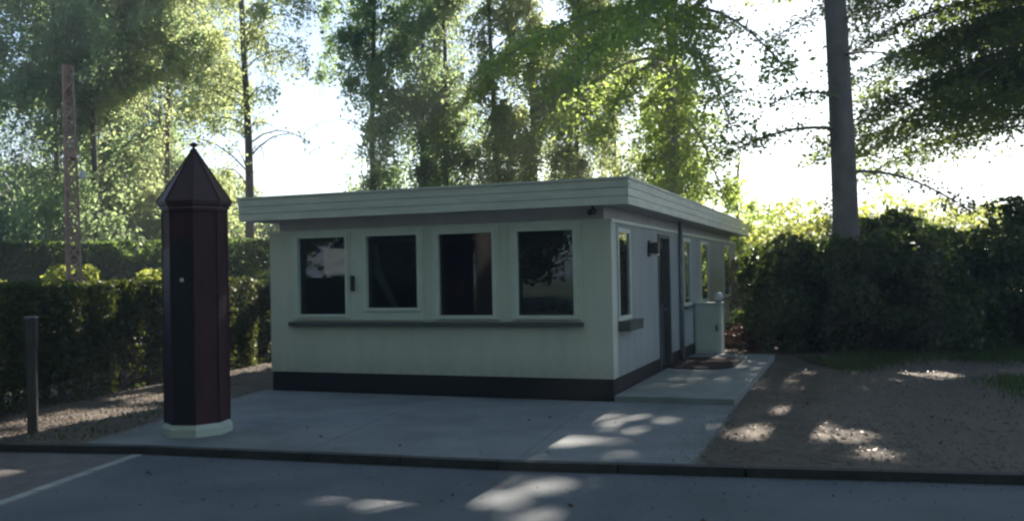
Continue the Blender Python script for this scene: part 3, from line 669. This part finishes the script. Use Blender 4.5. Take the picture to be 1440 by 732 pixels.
for a in [(2.05, 27.5, 11.0, 1.8, 'thin trunked tree behind the right half of the roof'), (3.4, 30.0, 12.0, 2.0, 'airy light green tree behind the right half of the roof')]:
    birch(a[0], a[1], a[2], a[3], a[4], z0=2.8, n_b=46, twigs=11, per=28, tr=.10, size=.11, leafm='birch2', droop=1.0, name='young_tree')
birch(4.9, 27.0, 8.2, 1.7, 'bright leafed tree behind the near corner of the roof', z0=2.4, n_b=44, twigs=11, per=30, tr=.13, size=.12, leafm='beech', droop=.7, name='young_tree')
birch(6.0, 24.0, 4.6, 1.1, 'small tree peeping over the far end of the roof', z0=1.6, n_b=22, twigs=7, per=18, tr=.07, size=.10, leafm='beech', droop=.5, name='young_tree')

# tall tree with the bare trunk at the right
def big_trunk(bm, x, y, r, h, lean=(0, 0), sides=14):
    n = 12; pts = []
    for i in range(n):
        t = i/(n-1); pts.append((x+lean[0]*t+math.sin(t*5)*.05, y+lean[1]*t, -.1+h*t))
    rad = [r*(1.35 if i == 0 else 1.08 if i == 1 else 1-.45*i/(n-1)) for i in range(n)]
    tube(bm, pts, rad, sides); return pts
root = empty('beech_tree', (6.95, 18.9, 0), 'tall tree with bare straight trunk rising from the shrubs at right', 'tree')
bm = bmesh.new(); big_trunk(bm, 6.95, 18.9, .285, 15, (-.35, 0)); pts = []
# thin low boughs left and right of the trunk
spray(bm, pts, (6.85,18.9,4.5), (4.1,17.6,4.15), .35, .15, .045, 26, 24, tl=.8, hang=.25, t0=.35)
spray(bm, pts, (6.85,18.8,5.1), (4.9,17.0,5.0), .3, .12, .035, 18, 20, tl=.7, hang=.3, t0=.3)
spray(bm, pts, (7.0,18.8,3.6), (8.9,17.8,3.1), .4, .15, .04, 22, 24, tl=.8, hang=.3, t0=.3)
spray(bm, pts, (6.9,18.8,6.0), (7.6,16.8,5.6), .3, .1, .03, 12, 18, tl=.6, hang=.5, t0=.2)
P = crown_cloud((6.5, 18.5, 12.3), (7.5, 6.5, 3.2), 26000, 90, 1.6, lower=8.6)
for k in range(16):
    a = rng.random()*2*math.pi; z = 8.5+4.5*rng.random(); e = np.array([6.7+math.cos(a)*5.5, 18.6+math.sin(a)*5, z+2.2])
    path = bez((6.7, 18.9, z), e, .3, 6, .3); tube(bm, [Vector(p) for p in path], [.09, .075, .06, .045, .03, .015], 5, cap=False)
pts.append(P)
big = np.concatenate(pts); small = np.concatenate(pts[:-1])
loc = np.array(root.location)
for v in bm.verts: v.co -= Vector(loc)
obj('trunk', bm, M['beechbark'], root, smooth=True)
leaves('lower_foliage', small[free(small)]-loc, .075, M['beechdark'], root, cull=False, flat=.4)
leaves('crown', P[free(P)]-loc, .22, M['beechdark'], root, cull=False)

# the tree whose light green boughs hang into the top of the picture, centre
root = empty('beech_tree', (2.9, 21.5, 0), 'spreading tree whose light green boughs hang in above the roof', 'tree')
bm = bmesh.new(); pts = []
root.location = (4.45, 26.0, 0); loc = np.array([4.45, 26.0, 0.])
big_trunk(bm, 4.45, 26.0, .20, 14, (.3, -.5))
for (a, b, sg, n_, pr) in [((4.6,25,8.2),(1.0,15.6,5.6),.7,90,34), ((4.6,25,9),(2.0,14.6,5.9),.7,90,34), ((4.6,25,8.4),(3.2,15.4,5.7),.8,90,34), ((4.6,25,8.6),(-.3,17.6,6.2),.6,70,32),
                       ((4.6,25,7.6),(4.2,17.0,4.9),.8,60,30), ((4.6,25.3,7.2),(1.9,19.0,5.3),.8,70,32), ((4.6,25.3,6.6),(3.7,20.5,4.2),.7,60,30), ((4.6,25.5,7.5),(.9,21.5,5.6),.7,60,30), ((4.6,25,8.6),(5.4,17.4,5.9),.6,50,28), ((4.6,25.5,6.0),(5.2,22.0,3.7),.6,46,28)]:
    spray(bm, pts, a, b, sg, .5, .06, n_, pr, tl=1.15, hang=.75, t0=.3)
sm_ = np.concatenate(pts)
P = crown_cloud((5.5, 26.5, 14.0), (8.5, 6.0, 3.2), 36000, 120, 1.6, lower=10.6)
for k in range(14):
    a = rng.random()*2*math.pi; z = 8.5+4*rng.random(); path = bez((4.6, 25.6, z), (5+math.cos(a)*6, 26+math.sin(a)*4.5, z+3), .3, 6, .3); tube(bm, [Vector(p) for p in path], [.09, .075, .06, .045, .03, .015], 5, cap=False)
for v in bm.verts: v.co -= Vector(loc)
obj('trunk', bm, M['beechbark'], root, smooth=True)
leaves('hanging_foliage', sm_[free(sm_)]-loc, .095, M['beech'], root, cull=False, flat=.3, drop=.2)
leaves('crown', P[free(P)]-loc, .24, M['beech'], root, cull=False)

# dark tree filling the top right corner
TX, TY = 13.4, 21.2
root = empty('beech_tree', (TX, TY, 0), 'dark broad tree whose boughs fill the top right corner', 'tree')
bm = bmesh.new(); pts = []; big_trunk(bm, TX, TY, .30, 15, (-.3, 0))
for k in range(84):
    z = 4.7+7.6*(k/83)**1.25; az = math.radians(180+rng.uniform(-62, 62)) if k % 4 else rng.random()*2*math.pi
    L = rng.uniform(3.4, 7.2)
    e = (TX+math.cos(az)*L, TY+math.sin(az)*L*1.0, z-.2+rng.uniform(-.5, .7))
    spray(bm, pts, (TX, TY, z), e, L*.16, L*.09, .04, 29, 34, tl=1.4, hang=.5, t0=.2)
sm_ = np.concatenate(pts)
P = crown_cloud((TX-1, TY+1, 12.5), (7, 6, 3), 20000, 80, 1.5, lower=9.5)
for v in bm.verts: v.co -= Vector((TX, TY, 0))
obj('trunk', bm, M['bark'], root, smooth=True)
loc = np.array([TX, TY, 0.])
leaves('boughs', sm_[free(sm_)]-loc, .095, M['beechdark'], root, cull=False, flat=.35)
leaves('crown', P[free(P)]-loc, .24, M['beechdark'], root, cull=False)

# high crowns farther back that shade the yard (trunks stand behind the boughs)
for (x, y, r_, R, z, l) in [(11.45, 31.5, .2, (7.5, 5.5, 3.0), 15.0, 'tall tree far behind the dark boughs at the right'), (22, 30, .35, (7, 6, 4.5), 11.5, 'tall tree beyond the right edge of the picture'), (20, 20, .35, (4.5, 5.5, 5), 9, 'leafy tree standing just outside the right edge')]:
    root = empty('tall_tree', (x, y, 0), l, 'tree'); bm = bmesh.new(); tube(bm, [(0, 0, -.1), (0, 0, z*.6), (0, 0, z)], [r_, r_*.8, r_*.4], 10)
    for k in range(14):
        a = rng.random()*2*math.pi; tube(bm, [Vector(p) for p in bez((0, 0, z-R[2]*.9), (math.cos(a)*R[0]*.7, math.sin(a)*R[1]*.7, z+1), .2, 5, .2)], [.08, .06, .05, .03, .015], 5, cap=False)
    obj('trunk', bm, M['bark'], root, smooth=True)
    P = crown_cloud((x, y, z), R, 26000, 100, 1.5, lower=z-R[2]-.6); leaves('crown', P[free(P)]-np.array([x, y, 0.]), .24, M['beechdark'], root, cull=False)

# far wood behind everything
n = 60000; xx = rng.uniform(-75, 75, n); hh = 2.6+.8*np.sin(xx*.21)+.5*np.sin(xx*.63+1)+.4*np.sin(xx*1.7)
P = np.stack([xx, 56+rng.uniform(-2, 3, n), rng.random(n)**.8*hh], 1); o = leaves('far_wood', P, .45, M['hedge'], cull=False); tag(o, 'distant low belt of trees along the horizon', 'woodland', kind='stuff')
n = 70000; xx = rng.uniform(-24, 5, n); hh = np.clip(3.7-(xx+8.6)*.7, 3.7, 5.8)+.5*np.sin(xx*.8)+.4*np.sin(xx*2.1)
P = np.stack([xx, 33+rng.uniform(-1.5, 1.5, n), rng.random(n)**.8*hh], 1); o = leaves('undergrowth', P, .22, M['hedge']); tag(o, 'dark undergrowth below the birches behind the tall hedge', 'undergrowth', kind='stuff')

# trees across the road behind the viewer, mirrored in the panes
proto = empty('roadside_tree', (-14, -12, 0), 'broad dark tree across the road behind the viewer', 'tree', group='trees across the road')
bm = bmesh.new(); tube(bm, [(0, 0, -.1), (.1, 0, 5), (0, .1, 9)], [.32, .25, .12], 10)
for k in range(10):
    a = rng.random()*2*math.pi; tube(bm, [Vector(p) for p in bez((0, 0, 2.5+k*.5), (math.cos(a)*3, math.sin(a)*3, 5+k*.5), .2, 5, .2)], [.09, .07, .05, .03, .015], 5, cap=False)
pt = obj('trunk', bm, M['bark'], proto, smooth=True)
P = crown_cloud((0, 0, 7.0), (3.6, 3.3, 6.8), 24000, 130, 1.1, lower=.3); pc = leaves('crown', P, .30, M['beechdark'], proto, cull=False)
for i in range(1, 9):
    r2 = proto.copy(); C.objects.link(r2); r2.location = (-14+i*4.3, -11.5-(i % 3)*1.6-.2*i, 0); r2.rotation_euler = (0, 0, i*1.3); s_ = .9+.25*((i*37) % 10)/10; r2.scale = (s_, s_, s_)
    for ch in (pt, pc):
        c = ch.copy(); C.objects.link(c); c.parent = r2

# more of the same row, seen only in the panes
for i, (x, y) in enumerate([(-19, -9), (-23, -6), (-27, -10), (-30, -3), (-33, 1), (-24, 1.5), (-37, -6), (-19.5, 4)]):
    r2 = proto.copy(); C.objects.link(r2); r2.location = (x, y, 0); r2.rotation_euler = (0, 0, i*2.1)
    for ch in (pt, pc):
        c = ch.copy(); C.objects.link(c); c.parent = r2
# unseen wide crowns added over the road to block skylight
for (x, y, R, z, l) in [(-10.5, 1.5, (7.5, 8.0, 3.2), 12.0, 'unseen wide crowned tree added left of the viewer to block skylight'), (8.5, -1.0, (8, 7.5, 3.2), 11.5, 'unseen wide crowned tree added right of the viewer to block skylight')]:
    root = empty('roadside_tree', (x, y, 0), l, 'tree'); bm = bmesh.new(); tube(bm, [(0, 0, -.1), (0, 0, z*.6), (0, 0, z)], [.35, .28, .14], 10)
    for k in range(14):
        a = rng.random()*2*math.pi; tube(bm, [Vector(p) for p in bez((0, 0, z-R[2]*.9), (math.cos(a)*R[0]*.7, math.sin(a)*R[1]*.7, z+1), .2, 5, .2)], [.08, .06, .05, .03, .015], 5, cap=False)
    obj('trunk', bm, M['bark'], root, smooth=True)
    P = crown_cloud((x*.8, y, z), R, 22000, 90, 1.6, lower=z-R[2]-.6); leaves('crown', P[free(P)]-np.array([x, y, 0.]), .28, M['beechdark'], root, cull=False)

# ------------------------------------------------------------------ grass, litter, pebbles
def blades(name, P, h, m_, label):
    n = len(P); P = np.asarray(P); a = rng.random(n)*2*math.pi; hh = h*(.5+rng.random(n)); w_ = .006+.004*rng.random(n); ln = rng.normal(size=(n, 2))*.35*hh[:, None]
    V = np.empty((n, 4, 3)); dx = np.stack([np.cos(a)*w_, np.sin(a)*w_, 0*a], 1)
    V[:, 0] = P-dx; V[:, 1] = P+dx
    tip = P+np.stack([ln[:, 0], ln[:, 1], hh], 1); V[:, 2] = tip+dx*.3; V[:, 3] = tip-dx*.3
    me = bpy.data.meshes.new(name); me.vertices.add(4*n); me.vertices.foreach_set('co', V.astype(np.float32).ravel())
    me.loops.add(4*n); me.loops.foreach_set('vertex_index', np.arange(4*n, dtype=np.int32)); me.polygons.add(n)
    me.polygons.foreach_set('loop_start', np.arange(0, 4*n, 4, dtype=np.int32)); me.polygons.foreach_set('loop_total', np.full(n, 4, np.int32)); me.materials.append(m_); me.update()
    o = bpy.data.objects.new(name, me); C.objects.link(o); return tag(o, label, 'grass', kind='stuff')
def scatter(n, fn):
    out = []
    while len(out) < n:
        p = fn()
        if p is not None: out.append(p)
    return np.array(out)
def gr():
    if random.random() < .8:
        t = random.random(); x = 5.2+t*10; y = 16.0+t*2.6+random.gauss(0, .55)+.15*math.sin(x*5.3); return (x, y+.4*math.sin(x*2), -.01)
    t = random.random(); x = 6.0+abs(random.gauss(0, 1.2)); y = random.uniform(9.2, 13.4); 
    return (x, y, -.01) if x > 5.85+random.gauss(0, .22)+(y-9)*.25 else None
blades('grass', scatter(30000, gr), .07, M['grass'], 'short grass along the shrubs and at the right edge of the path')
def gl_():
    x = random.uniform(-6.6, -4.3); y = random.uniform(9.6, 15); 
    e = -4.35+(y-9.35)*.17
    return (x, y, -.01) if x < e-.1 and abs(random.gauss(0, 1)) > .5+2.2*abs(x-(e-.5)) else None
blades('verge_grass', scatter(500, gl_), .03, M['grass'], 'thin grass between the left hedge and the concrete apron')
P = np.concatenate([np.stack([rng.uniform(-6.8, -4.3, 2600), rng.uniform(9.4, 18, 2600), np.full(2600, .004)], 1), np.stack([rng.uniform(1.6, 12, 3600), rng.uniform(7.8, 18, 3600), np.full(3600, .008)], 1)])
P[:, 2] = np.where((P[:, 0] > 1.3) & (P[:, 1] > 7) , .006, .004)
bx = (P[:, 0]-CO.x)*(-DD.x)+(P[:, 1]-CO.y)*(-DD.y); bn = (P[:, 0]-CO.x)*ND.x+(P[:, 1]-CO.y)*ND.y
ky = np.array([kerb_y(x) for x in P[:, 0]])
P = P[~((bx < 1.5) & (bn > -.1)) & (P[:, 1] > ky+.12)]
P = P[(P[:, 0] < -4.45+(P[:, 1]-9.35)*.18) | (P[:, 0] > 1.45+(P[:, 1]-7.7)*.36)]
tag(leaves('leaf_litter', P, .035, M['litter'], cull=False, flat=.9), 'fallen dry leaves scattered over the bare soil', 'leaf litter', kind='stuff')
P = np.concatenate([np.stack([rng.uniform(-3.5, 3.5, 260), rng.uniform(6, 11, 260), np.zeros(260)], 1)])
ky = np.array([kerb_y(x) for x in P[:, 0]]); P[:, 2] = np.where(P[:, 1] > ky, .010, -.064)
P = P[(np.abs(P[:, 1]-ky-.05) > .1)]
tag(leaves('fallen_leaves', P, .035, M['litter'], cull=False, flat=.9), 'a few dry leaves lying on the road and the concrete apron', 'leaf litter', kind='stuff')

def pebbles(name, P, size, m_, label):
    n = len(P); base = np.array([[1,0,0],[0,1,0],[-1,0,0],[0,-1,0],[0,0,.8]], float)
    a = rng.random(n)*6.28; sc = size*(.4+1.2*rng.random(n)**2)
    c, s_ = np.cos(a), np.sin(a); V = np.empty((n, 5, 3))
    for k in range(5):
        bx_, by_, bz_ = base[k]; f = .7+.6*rng.random(n)
        V[:, k, 0] = P[:, 0]+(c*bx_-s_*by_)*sc*f; V[:, k, 1] = P[:, 1]+(s_*bx_+c*by_)*sc*f; V[:, k, 2] = P[:, 2]+bz_*sc*f
    F = np.array([[0,1,4],[1,2,4],[2,3,4],[3,0,4]]); idx = (np.arange(n)[:, None, None]*5+F[None]).reshape(-1).astype(np.int32)
    me = bpy.data.meshes.new(name); me.vertices.add(5*n); me.vertices.foreach_set('co', V.astype(np.float32).ravel()); me.loops.add(len(idx)); me.loops.foreach_set('vertex_index', idx)
    me.polygons.add(len(idx)//3); me.polygons.foreach_set('loop_start', np.arange(0, len(idx), 3, dtype=np.int32)); me.polygons.foreach_set('loop_total', np.full(len(idx)//3, 3, np.int32)); me.materials.append(m_); me.update()
    o = bpy.data.objects.new(name, me); C.objects.link(o); return tag(o, label, 'gravel', kind='stuff')
P = np.concatenate([np.stack([rng.uniform(-6.8, -3.4, 9000), rng.uniform(9.4, 18, 9000), np.full(9000, -.012)], 1), np.stack([rng.uniform(1.5, 12, 16000), 7.2+11*rng.random(16000)**1.4, np.full(16000, -.012)], 1)])
ky = np.array([kerb_y(x) for x in P[:, 0]]); bx = (P[:, 0]-CO.x)*(-DD.x)+(P[:, 1]-CO.y)*(-DD.y); bn = (P[:, 0]-CO.x)*ND.x+(P[:, 1]-CO.y)*ND.y
P = P[(P[:, 1] > ky+.11) & ~((bx > -5.2) & (bx < 1.5) & (bn > -.06)) & ((P[:, 0] < -4.42+(P[:, 1]-9.35)*.18) | (P[:, 0] > 1.5+(P[:, 1]-7.7)*.354))]
pebbles('loose_gravel', P, .018, mat('gravel_stone', (.10, .085, .072), .9, col2=(.19, .165, .145), scale=30), 'loose gravel strewn over the bare soil')
sp_ = []
for (x0, y0, x1, y1, sg) in [(-4.38, 9.36, -3.66, 13.45, 1), (1.50, 7.78, 2.66, 11.02, -1)]:
    t_ = rng.random(900); o_ = sg*np.abs(rng.normal(size=900))**1.5*.16-sg*.04; sp_.append(np.stack([x0+(x1-x0)*t_+o_, y0+(y1-y0)*t_, np.full(900, .002)], 1))
pebbles('spilled_gravel', np.concatenate(sp_), .012, mat('fine_stone', (.13, .115, .10), .9, col2=(.22, .20, .18), scale=30), 'fine gravel spilled over both edges of the concrete apron')
xx = rng.uniform(-6, 7, 2600); dd_ = rng.random(2600)**2.5*2.6; P = np.stack([xx, np.array([kerb_y(x) for x in xx])-.02-dd_, np.full(2600, -.07)], 1)[:1100]
pebbles('road_grit', P, .008, M['kerb'], 'grit lying on the road along the kerb')

# ------------------------------------------------------------------ air
hm = bpy.data.materials.new('thin_haze'); hm.use_nodes = True; t = hm.node_tree
for n in list(t.nodes):
    if n.type == 'BSDF_PRINCIPLED': t.nodes.remove(n)
pv = t.nodes.new('ShaderNodeVolumePrincipled'); pv.inputs['Color'].default_value = (.86, .92, 1, 1); pv.inputs['Density'].default_value = .0032; pv.inputs['Anisotropy'].default_value = .35
t.links.new(pv.outputs[0], t.nodes['Material Output'].inputs['Volume'])
tag(obj('haze', B(-402, 402, -402, 402, -1.2, 20), hm), kind='stuff')
